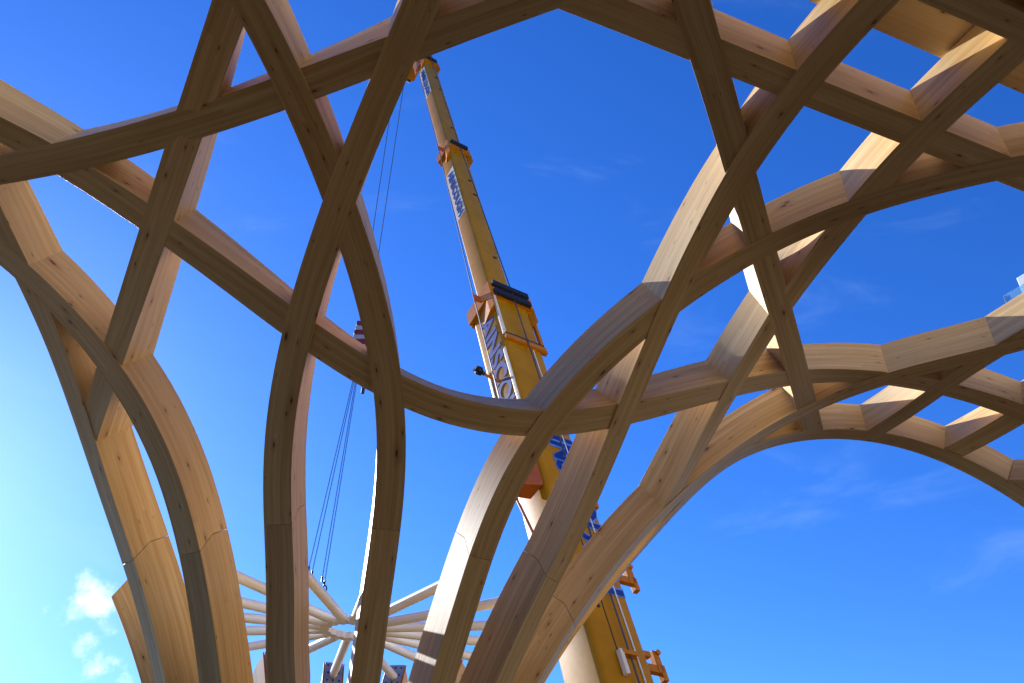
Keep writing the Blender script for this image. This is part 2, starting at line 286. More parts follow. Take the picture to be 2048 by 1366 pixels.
PATHS = {
'M4': '48 1464 5978 -14 1601 5978 -76 1737 5978 -138 1874 5978 -200 2011 5978 -262 2147 5978 -324 2284 5978 -385 2421 5978 -447 2557 5978 -507 2697 5978 -568 2835 5978 -632 2973 5973 -697 3108 5956 -762 3240 5923 -828 3369 5877 -893 3495 5824 -957 3618 5763 -1020 3739 5697 -1081 3858 5625 -1140 3975 5549 -1197 4090 5469 -1252 4204 5385 -1304 4316 5298 -1354 4427 5207 -1400 4537 5113 -1443 4645 5015 -1481 4752 4915 -1516 4857 4811 -1545 4961 4705 -1568 5063 4595 -1584 5163 4482 -1594 5260 4367 -1597 5355 4248 -1594 5447 4128 -1586 5536 4005 -1576 5622 3881 -1565 5705 3754 -1556 5785 3626 -1549 5863 3496 -1544 5939 3365 -1534 6010 3232 -1514 6078 3098 -1508 6151 2948 -1503 6219 2798 -1498 6282 2648 -1494 6341 2498 -1490 6394 2348 -1486 6443 2198 -1483 6486 2048 -1480 6524 1898 -1478 6555 1748 -1477 6578 1598 -1475 6591 1448 -1475 6591 1298 -1475 6591 1148 -1475 6591 998 -1475 6591 848 -1475 6591 698 -1475 6591 548 -1475 6591 398',
'M5': '-1958 1407 5978 -1915 1551 5978 -1872 1695 5978 -1829 1839 5978 -1787 1982 5978 -1744 2126 5978 -1701 2270 5978 -1658 2414 5978 -1615 2558 5978 -1573 2700 5978 -1532 2843 5976 -1491 2985 5968 -1447 3124 5943 -1399 3260 5905 -1351 3392 5856 -1303 3521 5801 -1256 3647 5739 -1209 3772 5672 -1163 3894 5600 -1118 4014 5525 -1075 4132 5445 -1034 4248 5362 -994 4363 5276 -958 4476 5187 -925 4587 5094 -895 4697 4998 -870 4805 4899 -849 4912 4798 -833 5016 4693 -823 5118 4585 -818 5217 4474 -818 5313 4361 -823 5406 4245 -832 5496 4127 -846 5583 4007 -861 5667 3885 -878 5747 3761 -895 5825 3636 -911 5900 3509 -925 5974 3380 -939 6044 3250 -952 6112 3118 -974 6182 2968 -994 6248 2818 -1012 6310 2668 -1029 6367 2518 -1045 6419 2368 -1059 6466 2218 -1072 6508 2068 -1083 6545 1918 -1092 6575 1768 -1100 6598 1618 -1103 6612 1468 -1104 6613 1318 -1104 6613 1168 -1104 6613 1018 -1104 6613 868 -1104 6613 718 -1104 6613 568 -1104 6613 418',
'M3': '-912 1528 5978 -985 1659 5978 -1058 1790 5978 -1131 1921 5978 -1204 2052 5978 -1277 2183 5978 -1350 2314 5978 -1423 2445 5978 -1496 2576 5978 -1569 2710 5978 -1643 2844 5977 -1717 2977 5971 -1792 3108 5952 -1865 3238 5922 -1937 3366 5883 -2009 3494 5837 -2079 3619 5787 -2147 3744 5732 -2215 3868 5674 -2282 3991 5613 -2348 4113 5550 -2414 4234 5485 -2480 4355 5418 -2545 4475 5351 -2611 4596 5284 -2676 4716 5216 -2742 4836 5149 -2808 4957 5083 -2874 5078 5018 -2940 5201 4955 -3006 5324 4895 -3072 5449 4837 -3137 5576 4782',
'M1': '-3828 2781 5978 -3810 2930 5978 -3792 3079 5978 -3775 3228 5978 -3757 3377 5978 -3739 3526 5978 -3722 3675 5971 -3710 3774 5954 -3700 3922 5916 -3687 4067 5872 -3668 4209 5820 -3642 4346 5759 -3609 4479 5692 -3570 4607 5619 -3528 4731 5541 -3485 4852 5457 -3443 4969 5371 -3401 5085 5280 -3361 5199 5187 -3323 5312 5091 -3286 5422 4993 -3249 5530 4892 -3211 5636 4789 -3171 5738 4682 -3128 5835 4573 -3081 5927 4460 -3031 6013 4345 -2977 6092 4227 -2920 6165 4106 -2861 6233 3982 -2801 6296 3857 -2743 6357 3730 -2687 6416 3600 -2633 6473 3470 -2581 6527 3337 -2527 6577 3204 -2471 6629 3054 -2418 6677 2904 -2368 6722 2754 -2322 6764 2604 -2280 6802 2454 -2241 6837 2304 -2206 6869 2154 -2175 6897 2004 -2149 6921 1854 -2128 6941 1704 -2111 6954 1554 -2105 6958 1404 -2105 6958 1254 -2105 6958 1104 -2105 6958 954 -2105 6958 804 -2105 6958 654 -2105 6958 504 -2105 6958 354',
'M2': '-4892 4009 5978 -4759 4079 5978 -4626 4148 5978 -4493 4218 5976 -4360 4287 5951 -4227 4357 5912 -4094 4426 5861 -4005 4472 5821 -3887 4540 5759 -3768 4602 5693 -3649 4661 5623 -3533 4719 5548 -3420 4780 5470 -3311 4841 5387 -3205 4903 5300 -3102 4965 5211 -3003 5028 5118 -2907 5093 5022 -2816 5158 4922 -2730 5226 4820 -2650 5296 4714 -2576 5368 4605 -2508 5442 4494 -2447 5517 4379 -2392 5593 4263 -2342 5670 4144 -2296 5746 4022 -2254 5821 3899 -2215 5894 3775 -2179 5966 3648 -2145 6036 3520 -2112 6104 3390 -2079 6168 3259 -2045 6230 3126 -2014 6297 2976 -1986 6360 2826 -1959 6419 2676 -1935 6473 2526 -1912 6523 2376 -1891 6569 2226 -1873 6609 2076 -1857 6644 1926 -1844 6674 1776 -1835 6698 1626 -1827 6711 1476 -1827 6712 1326 -1827 6712 1176 -1827 6712 1026 -1827 6712 876 -1827 6712 726 -1827 6712 576 -1827 6712 426',
'M7': '-4873 4470 5978 -4730 4425 5977 -4587 4379 5969 -4444 4334 5957 -4301 4289 5941 -4158 4244 5924 -4015 4199 5906 -3920 4168 5894 -3776 4123 5876 -3632 4078 5859 -3488 4032 5843 -3343 3986 5829 -3199 3940 5817 -3054 3894 5806 -2910 3848 5799 -2765 3802 5793 -2620 3755 5791 -2476 3709 5791 -2331 3662 5795 -2186 3615 5801 -2042 3568 5809 -1898 3521 5820 -1754 3473 5833 -1611 3425 5849 -1468 3377 5865 -1325 3328 5883 -1182 3279 5902 -1040 3229 5920 -897 3178 5938 -755 3126 5954 -614 3073 5968 -473 3016 5975 -333 2956 5978 -194 2896 5978 -54 2835 5978 85 2775 5978 225 2715 5978 364 2654 5978 503 2591 5978 641 2527 5978 778 2462 5978 914 2399 5978 1050 2337 5978 1187 2275 5978 1323 2212 5978 1460 2150 5978 1596 2088 5978 1733 2025 5978 1869 1963 5978',
'I': '-1231 2149 5978 -1092 2204 5978 -952 2259 5978 -813 2314 5978 -673 2369 5978 -534 2424 5978 -394 2479 5978 -255 2534 5978 -115 2589 5978 25 2643 5978 166 2698 5978 306 2754 5978 446 2810 5978 586 2866 5978 726 2923 5978 865 2980 5978 1005 3037 5978 1145 3094 5978 1284 3151 5978 1424 3207 5978 1564 3264 5978 1703 3321 5978 1843 3377 5978 1983 3433 5978 2123 3489 5978 2263 3545 5978 2403 3601 5978 2543 3657 5978 2683 3713 5978 2823 3769 5978 2963 3825 5978 3103 3881 5978 3243 3937 5978 3383 3994 5978 3523 4051 5978 3662 4108 5978 3801 4166 5978 3940 4225 5978 4079 4285 5978 4171 4323 5978 4309 4382 5978 4447 4440 5978 4586 4498 5978 4724 4556 5978 4862 4614 5978 5000 4672 5978',
'D': '347 1356 5978 407 1493 5978 468 1631 5978 529 1768 5978 589 1905 5978 650 2042 5978 710 2179 5978 771 2317 5978 832 2454 5978 889 2592 5978 949 2729 5978 1011 2866 5978 1074 3002 5978 1136 3138 5978 1198 3274 5978 1260 3411 5978 1321 3548 5978 1382 3684 5978 1442 3821 5977 1503 3958 5974 1563 4095 5966 1624 4231 5953 1685 4367 5939 1747 4503 5925 1808 4639 5909 1870 4774 5894 1932 4910 5880 1994 5046 5867 2055 5182 5856 2117 5318 5846 2179 5454 5838 2240 5591 5832 2301 5727 5828 2362 5864 5827 2422 6001 5827 2482 6139 5830 2542 6276 5835 2602 6413 5843 2661 6550 5852 2720 6687 5863 2779 6825 5875 2837 6962 5889 2896 7099 5903 2955 7236 5918 3013 7373 5933 3072 7510 5948',
'B': '2770 1200 5978 2704 1335 5978 2637 1469 5978 2571 1604 5978 2505 1739 5978 2439 1873 5978 2372 2008 5978 2306 2142 5978 2240 2277 5978 2174 2411 5978 2107 2546 5978 2036 2679 5978 1967 2814 5978 1902 2951 5978 1840 3089 5978 1782 3229 5978 1729 3371 5978 1680 3514 5978 1635 3659 5978 1593 3805 5978 1554 3950 5973 1511 4094 5956 1463 4234 5923 1414 4369 5878 1365 4502 5824 1315 4632 5764 1266 4758 5698 1217 4883 5626 1168 5004 5550 1120 5124 5470 1073 5240 5386 1025 5355 5299 977 5467 5209 929 5576 5116 880 5682 5020 831 5786 4921 780 5886 4819 728 5982 4715 675 6075 4607 619 6163 4497 562 6246 4384 503 6325 4269 444 6400 4152 355 6464 4002 272 6526 3852 192 6583 3702 117 6637 3552 45 6688 3402 -23 6736 3252 -86 6781 3102 -146 6823 2952 -203 6862 2802 -255 6898 2652 -306 6928 2502 -352 6955 2352 -394 6980 2202 -432 7001 2052 -464 7020 1902 -491 7036 1752 -511 7048 1602 -523 7055 1452 -523 7055 1302 -523 7055 1152 -523 7055 1002 -523 7055 852 -523 7055 702 -523 7055 552 -523 7055 402',
'A': '4692 3576 5978 4547 3617 5978 4403 3657 5978 4259 3698 5978 4114 3738 5978 3970 3779 5978 3825 3819 5978 3729 3846 5978 3582 3875 5978 3436 3912 5978 3293 3957 5978 3152 4008 5978 3012 4063 5978 2874 4122 5978 2738 4185 5978 2604 4253 5978 2473 4327 5978 2346 4406 5978 2222 4491 5976 2098 4573 5966 1969 4644 5940 1839 4707 5899 1710 4764 5849 1583 4818 5791 1457 4871 5728 1334 4921 5659 1213 4971 5585 1094 5021 5508 978 5070 5426 865 5119 5341 754 5169 5253 647 5221 5161 543 5273 5066 444 5328 4968 349 5386 4866 260 5446 4761 177 5509 4654 100 5574 4543 30 5643 4429 -33 5714 4313 -91 5786 4195 -142 5859 4074 -190 5933 3952 -234 6005 3828 -276 6075 3702 -318 6143 3575 -359 6207 3445 -400 6269 3315 -437 6330 3183 -482 6390 3033 -525 6447 2883 -564 6500 2733 -601 6549 2583 -634 6595 2433 -665 6636 2283 -693 6673 2133 -717 6706 1983 -738 6734 1833 -754 6756 1683 -766 6772 1533 -769 6776 1383 -769 6776 1233 -769 6776 1083 -769 6776 933 -769 6776 783 -769 6776 633 -769 6776 483 -769 6776 333',
'C': '3440 1831 5978 3381 1969 5978 3321 2106 5978 3262 2244 5978 3202 2382 5978 3143 2519 5978 3083 2657 5978 3044 2749 5978 2988 2890 5978 2928 3030 5978 2865 3169 5978 2802 3307 5978 2741 3446 5978 2683 3587 5978 2629 3729 5978 2578 3872 5978 2532 4017 5978 2489 4163 5978 2449 4309 5978 2413 4457 5978 2379 4605 5978 2346 4753 5975 2309 4900 5963 2266 5043 5938 2218 5183 5903 2168 5320 5861 2117 5455 5813 2065 5588 5759 2013 5718 5702 1961 5848 5641 1910 5976 5578 1859 6103 5512 1808 6230 5445 1759 6357 5377 1710 6483 5309 1662 6610 5240 1614 6738 5172 1567 6866 5105 1519 6994 5039',
'M6': '-4381 3167 5978 -4249 3238 5978 -4117 3310 5978 -3985 3382 5978 -3853 3453 5978 -3722 3525 5978 -3678 3549 5978 -3558 3634 5958 -3431 3706 5931 -3299 3768 5894 -3168 3826 5853 -3038 3883 5806 -2909 3941 5755 -2781 3998 5701 -2655 4055 5645 -2529 4111 5586 -2405 4168 5526 -2281 4225 5464 -2158 4283 5401 -2036 4341 5337 -1914 4400 5272 -1793 4460 5208 -1673 4521 5143 -1552 4582 5080 -1430 4644 5018 -1307 4705 4959 -1183 4767 4903 -1057 4830 4852 -928 4892 4806 -798 4954 4768 -665 5016 4737 -531 5077 4716 -395 5139 4704 -258 5199 4703 -121 5259 4711 15 5317 4730 151 5375 4757 285 5431 4792 417 5486 4835 549 5539 4883 678 5592 4936 807 5643 4993 934 5694 5053 1061 5744 5115 1187 5793 5179 1313 5842 5245 1438 5891 5310 1564 5939 5376 1689 5988 5441 1815 6037 5505 1942 6086 5568 2070 6136 5628 2198 6186 5687 2327 6236 5743 2458 6285 5796 2591 6334 5846 2726 6381 5890 2864 6425 5928 3005 6461 5957 3151 6486 5973 3299 6503 5977 3448 6522 5978 3595 6550 5978 3741 6584 5978 3885 6623 5978 4028 6668 5978 4169 6717 5978 4309 6770 5977 4450 6819 5970 4592 6857 5948 4734 6883 5911 4874 6904 5863 5012 6922 5807 5147 6940 5745 5279 6959 5677 5408 6978 5604 5535 6998 5528 5634 7012 5464 5783 7033 5362 5931 7055 5253',
'H': '4975 4417 5978 4915 4555 5978 4855 4692 5978 4795 4830 5978 4735 4967 5978 4674 5104 5978 4614 5242 5978 4574 5333 5978 4524 5470 5978 4468 5604 5978 4405 5735 5978 4341 5865 5978 4277 5996 5978 4216 6128 5978 4159 6261 5978 4105 6396 5978 4054 6533 5978 4006 6670 5978 3960 6808 5978 3913 6945 5978 3865 7083 5978 3814 7219 5978 3758 7353 5978 3698 7485 5978',
'K': '5396 5705 5949 5335 5842 5936 5273 5979 5924 5212 6116 5912 5151 6253 5901 5090 6389 5892 5069 6435 5889 5004 6573 5883 4940 6712 5877 4879 6852 5873 4820 6993 5870 4763 7134 5868 4706 7276 5868 4650 7418 5870 4594 7560 5874 4538 7702 5880',
'N': '5861 7169 5254 5749 7269 5295 5638 7369 5339 5530 7462 5386 5424 7556 5433 5319 7651 5481 5215 7747 5529 5111 7844 5578 5007 7940 5627',
'P': '971 2166 5978 1112 2219 5978 1252 2272 5978 1392 2325 5978 1533 2378 5978 1673 2431 5978 1720 2448 5978 1864 2502 5978 2008 2557 5978 2151 2611 5978 2295 2666 5978 2439 2720 5978 2583 2775 5978 2726 2830 5978 2870 2885 5978 3014 2940 5978 3157 2996 5978 3301 3051 5978 3347 3069 5978 3487 3123 5978 3627 3177 5978 3767 3231 5978 3907 3285 5978 4047 3339 5978',
'F': '5467 5226 5978 5342 5309 5978 5218 5393 5978 5093 5476 5978 4968 5560 5978 4844 5643 5978 4802 5671 5978 4678 5756 5978 4554 5841 5978 4429 5925 5978 4302 6007 5978 4174 6085 5978 4043 6160 5978 3912 6233 5978 3781 6307 5978 3651 6384 5978 3526 6466 5978 3404 6555 5977 3286 6647 5974 3168 6738 5965 3046 6820 5945 2919 6887 5910 2788 6939 5864 2655 6980 5807 2524 7013 5743 2395 7042 5672 2268 7066 5595 2143 7088 5513 2021 7107 5427 1902 7124 5337 1785 7139 5243 1671 7153 5146 1559 7166 5046 1450 7178 4943 1344 7189 4837 1240 7200 4729 1139 7211 4618 1040 7222 4505 944 7233 4390 850 7243 4272 759 7254 4153 671 7264 4032 585 7274 3908 502 7285 3783 421 7295 3657 344 7305 3528 269 7315 3398 197 7325 3266 128 7334 3133 61 7343 2998 -2 7352 2861 -61 7360 2723 -117 7368 2584 -170 7375 2443 -218 7381 2301 -264 7387 2157 -307 7393 2013 -343 7398 1863 -372 7402 1713 -393 7405 1563 -402 7406 1413 -402 7406 1263 -402 7406 1113 -402 7406 963 -402 7406 813 -402 7406 663 -402 7406 513 -402 7406 363',
'E': '6065 8068 4755 5918 8042 4907 5770 8016 5049 5657 7999 5147 5543 7980 5244 5427 7959 5337 5309 7936 5427 5188 7913 5513 5064 7890 5595 4936 7868 5671 4806 7846 5743 4672 7825 5807 4535 7803 5864 4395 7779 5911 4253 7748 5946 4111 7710 5966 3968 7666 5975 3825 7623 5977 3679 7587 5978 3531 7563 5977 3383 7547 5974 3235 7533 5963 3089 7512 5940 2948 7481 5904 2812 7442 5857 2679 7400 5802 2548 7357 5740 2421 7317 5672 2294 7284 5599 2170 7263 5520 2048 7259 5436 1931 7278 5348 1820 7316 5258 1713 7369 5167 1611 7431 5076 1513 7497 4983 1416 7563 4889 1320 7629 4794 1224 7692 4696 1128 7750 4596 1033 7803 4493 938 7849 4386 843 7888 4276 750 7920 4163 658 7943 4047 569 7958 3927 482 7966 3804 399 7966 3679 320 7960 3552 245 7948 3422 173 7933 3291 105 7916 3158 40 7899 3023 -22 7883 2887 -81 7868 2750 -136 7853 2611 -188 7840 2470 -236 7827 2328 -281 7815 2185 -321 7805 2040 -360 7794 1895 -390 7787 1745 -412 7781 1595 -424 7778 1445 -424 7778 1295 -424 7778 1145 -424 7778 995 -424 7778 845 -424 7778 695 -424 7778 545 -424 7778 395',
}
def load(k):
    a = np.array([int(x) for x in PATHS[k].split()], float).reshape(-1, 3) / 1000; return a
class Rail:
    """centre line of a rib's soffit with its frame"""
    def __init__(s, P, tilt=None):
        s.P = P; s.s = np.r_[0, np.cumsum(np.linalg.norm(np.diff(P, axis=0), axis=1))]; s.L = s.s[-1]
        t = np.gradient(P, s.s, axis=0); t /= np.linalg.norm(t, axis=1)[:, None]
        nn = np.array([surf_normal(p) for p in P])
        for _ in range(2): nn[1:-1] = .25 * nn[:-2] + .5 * nn[1:-1] + .25 * nn[2:]
        nn -= t * (nn * t).sum(1)[:, None]; nn /= np.linalg.norm(nn, axis=1)[:, None]
        s.t, s.n, s.b = t, nn, np.cross(t, nn)
        s.d = nn if tilt is None else nn + tilt(s.s)[:, None] * np.array([0, -1.0, 0])
    def at(s, u):
        f = lambda A: np.array([np.interp(u, s.s, A[:, k]) for k in range(3)])
        ex = 0
        if u < 0: ex = u
        if u > s.L: ex = u - s.L
        n = f(s.n); b = f(s.b); t = f(s.t)
        return f(s.P) + ex * t, n / np.linalg.norm(n), b / np.linalg.norm(b)
    def depth(s, u): return np.array([np.interp(u, s.s, s.d[:, k]) for k in range(3)])
def segment(rail, s0, s1, off, w=WID, d=DEP, o0=(0, 0, 0), o1=(0, 0, 0), step=.12):
    """one glulam piece: rectangular section with eased edges; o0/o1 shift the ends at soffit / mid depth / back"""
    c = .0006
    sec = [(-w / 2 + c, 0, 0), (w / 2 - c, 0, 0), (w / 2, c, 0), (w / 2 - .003, d / 2, 1), (w / 2 - .006, d - c, 2), (w / 2 - c - .006, d, 2), (-w / 2 + c + .006, d, 2), (-w / 2 + .006, d - c, 2), (-w / 2 + .003, d / 2, 1), (-w / 2, c, 0)]
    per = [0]
    for i in range(10):
        a, b = sec[i], sec[(i + 1) % 10]; per.append(per[-1] + math.hypot(a[0] - b[0], a[1] - b[1]))
    n = max(2, int(round((s1 - s0) / step))); V, F, UV = [], [], []
    us = []
    for k in range(n + 1):
        sk = s0 + (s1 - s0) * k / n; row = []
        for x, y, lv in sec:
            u = sk + (o0[lv] if k == 0 else 0) + (o1[lv] if k == n else 0); row.append(u)
            p, nn, bb = rail.at(u); V.append(tuple(p + bb * x + nn * off + rail.depth(u) * y))
        us.append(row)
    for k in range(n):
        for i in range(10):
            j = (i + 1) % 10
            F.append((k * 10 + i, k * 10 + j, (k + 1) * 10 + j, (k + 1) * 10 + i))
            UV += [(us[k][i], per[i]), (us[k][j], per[i + 1]), (us[k + 1][j], per[i + 1]), (us[k + 1][i], per[i])]
    for k, rev in ((0, False), (n, True)):
        for idx in ((8, 9, 0, 1, 2, 3), (3, 4, 5, 6, 7, 8)):
            f = [k * 10 + i for i in idx]; uv = [(sec[i][0] * .2 + us[k][i], sec[i][1]) for i in idx]
            if not rev: f, uv = f[::-1], uv[::-1]
            F.append(tuple(f)); UV += uv
    me = bpy.data.meshes.new('timber'); me.from_pydata(V, [], F)
    lay = me.uv_layers.new(name='UVMap'); lay.data.foreach_set('uv', np.array(UV, np.float32).ravel())
    # make sure the faces look outward
    a, b_, c_ = (np.array(V[i]) for i in F[0][:3])
    if np.dot(np.cross(b_ - a, c_ - a), rail.at(us[0][0])[1]) > 0: me.flip_normals()
    for p in me.polygons: p.use_smooth = True
    me.set_sharp_from_angle(angle=math.radians(28)); me.materials.append(WOOD); me.update()
    return me
JS = (0.0, -.085, -.085)      # stepped scarf joint: the soffit edge sits lower than the back
def rib(key, name, label, off, cuts=(), column=False, w=WID, d=DEP, tail=0.0):
    P = load(key); rail = Rail(P, (lambda u: .08 * np.clip((3.6 - u) / 1.2, 0, 1)) if key == 'M6' else None)
    cuts = list(cuts)
    if column:
        i = int(np.argmin(np.abs(P[:, 2] - HJ) + (np.hypot(*(P[:, :2] - C0).T) > 3) * 9)); cuts.append(rail.s[i])
    cuts.sort()
    base = P[-1] if column else P[len(P) // 2]
    group = 'curved timber ribs of the lattice'
    if not cuts:
        o = link(name, segment(rail, 0, rail.L + tail, off, w, d - .003 - off * .5), WOOD)
        return tag(o, label, 'timber beam', group), rail
    e = empty(name, tuple(base)); tag(e, label, 'timber beam', group)
    ed = [0] + cuts + [rail.L]
    for i in range(len(ed) - 1):
        first, last = i == 0, i == len(ed) - 2
        nm = 'upper_segment' if not last else 'lower_segment'
        o0 = (0, 0, 0) if first else JS; o1 = (0, 0, 0) if last else JS
        link(nm, segment(rail, ed[i] + (0 if first else .004), ed[i + 1], off, w, d - .003 - off * .5, o0, o1), WOOD, e)
    if column: shoe(e, rail, off)
    return e, rail
def shoe(parent, rail, off):
    p, n, b = map(Vector, rail.at(rail.L)); m = MB()
    up = Vector((0, 0, 1)); out = -n
    c = Vector((p.x, p.y, 0)) + n * DEP / 2
    m.hexa(c + up * .012, b * .13, n * .20, up * .012)
    m.hexa(c + up * .16, b * .006, n * .14, up * .148)
    m.hexa(c + up * .292, b * .098, n * .155, up * .008)
    m.build('steel_shoe', DARKSTEEL, parent)

RIBS = {}
def R(key, *a, **k): RIBS[key] = rib(key, *a, **k)
R('M4', 'timber_rib', 'timber rib left of the chains, leaning right as it rises in front of its twin', 0.000, column=True)
R('M5', 'timber_rib', 'timber rib right of the chains, bending left as it rises behind its twin', 0.002, column=True)
R('M2', 'timber_rib', 'timber rib with broad pale side, second from left at the frame bottom, bowing left', 0.000, column=True)
R('M1', 'timber_rib', 'leftmost full-height timber rib whose dark edge stands against the pale sky', 0.003, column=True)
R('A', 'timber_rib', 'timber rib with sunlit side and striped shadows low down, sweeping right past the crane', 0.004, column=True)
R('B', 'timber_rib', 'timber rib running up to the top right corner with a long sunlit left side', 0.000, column=True)
R('F', 'timber_rib', 'low timber rib in front of the crane base curving right above the big open arch', 0.004, column=True, cuts=())
R('E', 'timber_rib', 'outermost timber arch rib framing the open blue sky at lower right', 0.012, column=True)
R('M6', 'timber_rib', 'long sagging timber rib dipping across the middle from left edge to right edge', 0.010)
R('M7', 'timber_rib', 'timber rib across the top left climbing to the peak at top centre', 0.005)
R('I', 'timber_rib', 'timber rib falling from the peak at top centre to the right edge', 0.008)
R('M3', 'timber_rib', 'straight timber rib on the left leaning up and right to the top edge', 0.009, tail=.10)
R('D', 'timber_rib', 'timber rib dropping from the top edge with a narrow dazzling white left edge', 0.002, tail=0.06)
R('C', 'timber_rib', 'timber rib branching off the low right rib and climbing to the upper right edge', 0.006, tail=0.22)
R('H', 'timber_rib', 'short timber rib springing from the arch crown towards the right edge, nearer the middle', 0.008, tail=0.14)
R('K', 'timber_rib', 'short timber rib springing from the arch at the far right, second along the arch', 0.008, tail=0.14)
R('N', 'timber_rib', 'stub of level timber rib meeting the arch at the lower right edge of the frame', 0.010, tail=-.14)
R('P', 'timber_rib', 'dark timber rib cutting across the top right corner below the roof panels', 0.004, w=.165)

# ------------------------------------------------------------------ column stubs still waiting for their upper pieces
def col_pt(ang, z, r=None):
    a = math.radians(ang) + DL; r = rad_at(z) if r is None else r
    return np.array([C0[0] + r * math.sin(a), C0[1] - r * math.cos(a), z])
stub_labels = {-78.75: 'cut-off timber column stub with a plain sunlit face at lower left beside the clouds', -101.25: 'cut-off timber column stub at the back left of the column behind the pale ribs',
    -123.75: 'cut-off timber column stub at the back hidden behind the second rib from the left', -146.25: 'cut-off timber column stub with perforated steel plate left of the chains at frame bottom',
    -168.75: 'cut-off timber column stub with perforated steel plate between the two middle ribs', 168.75: 'cut-off timber column stub with perforated steel plate right of the sunlit middle rib',
    146.25: 'cut-off timber column stub at the back right of the column behind the striped rib', 123.75: 'cut-off timber column stub at the back right behind the broad rib near the crane'}
for ang, label in stub_labels.items():
    zs = np.arange(HJ - (.16 if abs(ang) > 79 else 0), .29, -.12); rail = Rail(np.array([col_pt(ang, z) for z in zs]))
    e = empty('column_stub', tuple(col_pt(ang, .3))); tag(e, label, 'timber column', 'column stubs without upper pieces')
    link('timber', segment(rail, 0, rail.L, 0, o0=JS), WOOD, e)
    if abs(ang) > 79:
        m = MB(); bolts = MB()
        u0 = -.10
        for k in range(8):
            p0, n0, b0 = map(Vector, rail.at(u0 + k * .1)); p1, n1, b1 = map(Vector, rail.at(u0 + (k + 1) * .1))
            for dz in (0,):
                q = [p0 + b0 * -.088 + n0 * (DEP + .002), p0 + b0 * .088 + n0 * (DEP + .002), p1 + b1 * .088 + n1 * (DEP + .002), p1 + b1 * -.088 + n1 * (DEP + .002)]
                m.add(q + [x + (n0) * .012 for x in q], [(0, 1, 2, 3), (7, 6, 5, 4), (0, 4, 5, 1), (2, 6, 7, 3), (1, 5, 6, 2), (3, 7, 4, 0)])
            if k < 7:
                pm_, nm_, bm_ = map(Vector, rail.at(u0 + k * .1 + .045))
                for x in ((-.055, .055) if k % 2 else (-.06, 0, .06)):
                    c = pm_ + bm_ * x + nm_ * (DEP + .014); bolts.tube([c, c + nm_ * .008], .0095, 8)
        pl = m.build('steel_plate', STEEL, e); tag(bolts.build('bolt_heads', DARKSTEEL, pl), kind='stuff')
        sl = MB()
        for x in (-.097, .097):
            q0, n0, b0 = map(Vector, rail.at(-.095)); q1, n1, b1 = map(Vector, rail.at(.6))
            sl.tube([q0 + b0 * x * 1.02 + n0 * (DEP + .008), q1 + b1 * x * 1.02 + n1 * (DEP + .008)], .008, 6)
        sl.build('edge_strip', RUST, e)
    shoe(e, rail, 0)
# ratchet straps left on top of three stubs
for ang, label in ((-146.25, 'blue and yellow ratchet strap on the stub at the far left'), (-168.75, 'blue and yellow ratchet strap on the stub between the middle ribs'), (168.75, 'blue and yellow ratchet strap on the stub right of the middle rib')):
    p = Vector(col_pt(ang, HJ + .085 - .16)); a = math.radians(ang) + DL; rh = Vector((math.sin(a), -math.cos(a), 0)); tn = Vector((math.cos(a), math.sin(a), 0))
    c = p - rh * .24; up = Vector((0, 0, 1))
    e = empty('ratchet_strap', tuple(c)); tag(e, label, 'strap', 'ratchet straps on the stubs')
    m = MB(); prev = None
    for q in range(2):
        pts = [c + tn * (.045 * math.cos(x) + .02 * q) + up * (.055 + .05 * math.sin(x)) + rh * (.02 * q) for x in np.linspace(-.6, 3.6, 12)]
        for i in range(11):
            u, v = pts[i], pts[i + 1]; m.add([u - rh * .022, u + rh * .022, v + rh * .022, v - rh * .022, u - rh * .022 + up * .004, u + rh * .022 + up * .004, v + rh * .022 + up * .004, v - rh * .022 + up * .004], [(0, 1, 2, 3), (7, 6, 5, 4), (0, 4, 5, 1), (2, 6, 7, 3), (1, 5, 6, 2), (3, 7, 4, 0)])
    m.build('webbing', STRAPY, e)
    m = MB(); m.hexa(c + up * .12 + tn * .01, tn * .024, rh * .02, up * .035); m.tube([c + up * .15 - rh * .03 + tn * .02, c + up * .15 + rh * .03 + tn * .02], .014, 8)
    bevelled(m.build('ratchet', STRAPB, e), .006)

# ------------------------------------------------------------------ white tube bracing wheel inside the column
HUB = Vector((C0[0], C0[1], HJ - .03))
bw = empty('bracing_wheel', tuple(HUB)); tag(bw, 'white steel bracing wheel with tube spokes seen between the ribs at the frame bottom', 'steel frame')
m = MB(); n = 64
prof = [(.195, -.028), (.27, -.028), (.27, .028), (.195, .028)]
for i in range(n):
    a = 2 * math.pi * i / n
    for r, z in prof:
        rr = r + (.012 * math.cos(16 * a) if r < .2 else .02 * math.cos(16 * a))
        m.v.append((HUB.x + rr * math.cos(a), HUB.y + rr * math.sin(a), HUB.z + z))
for i in range(n):
    j = (i + 1) % n
    for k in range(4): m.f.append((i * 4 + k, j * 4 + k, j * 4 + (k + 1) % 4, i * 4 + (k + 1) % 4))
m.build('hub_ring', WHITE, bw, smooth=40)
for i in range(16):
    a = math.radians(-168.75 + 22.5 * i) + DL; dv = Vector((math.sin(a), -math.cos(a), 0))
    r1 = rad_at(HJ) - DEP - .03
    t = MB().tube([HUB + dv * .255, HUB + dv * r1], .041, 16).build('tube_spoke', WHITE, bw, smooth=40)
    f = MB().hexa(HUB + dv * (r1 + .008), dv * .008, Vector((-dv.y, dv.x, 0)) * .075, Vector((0, 0, .10))).build('end_plate', WHITE, t)

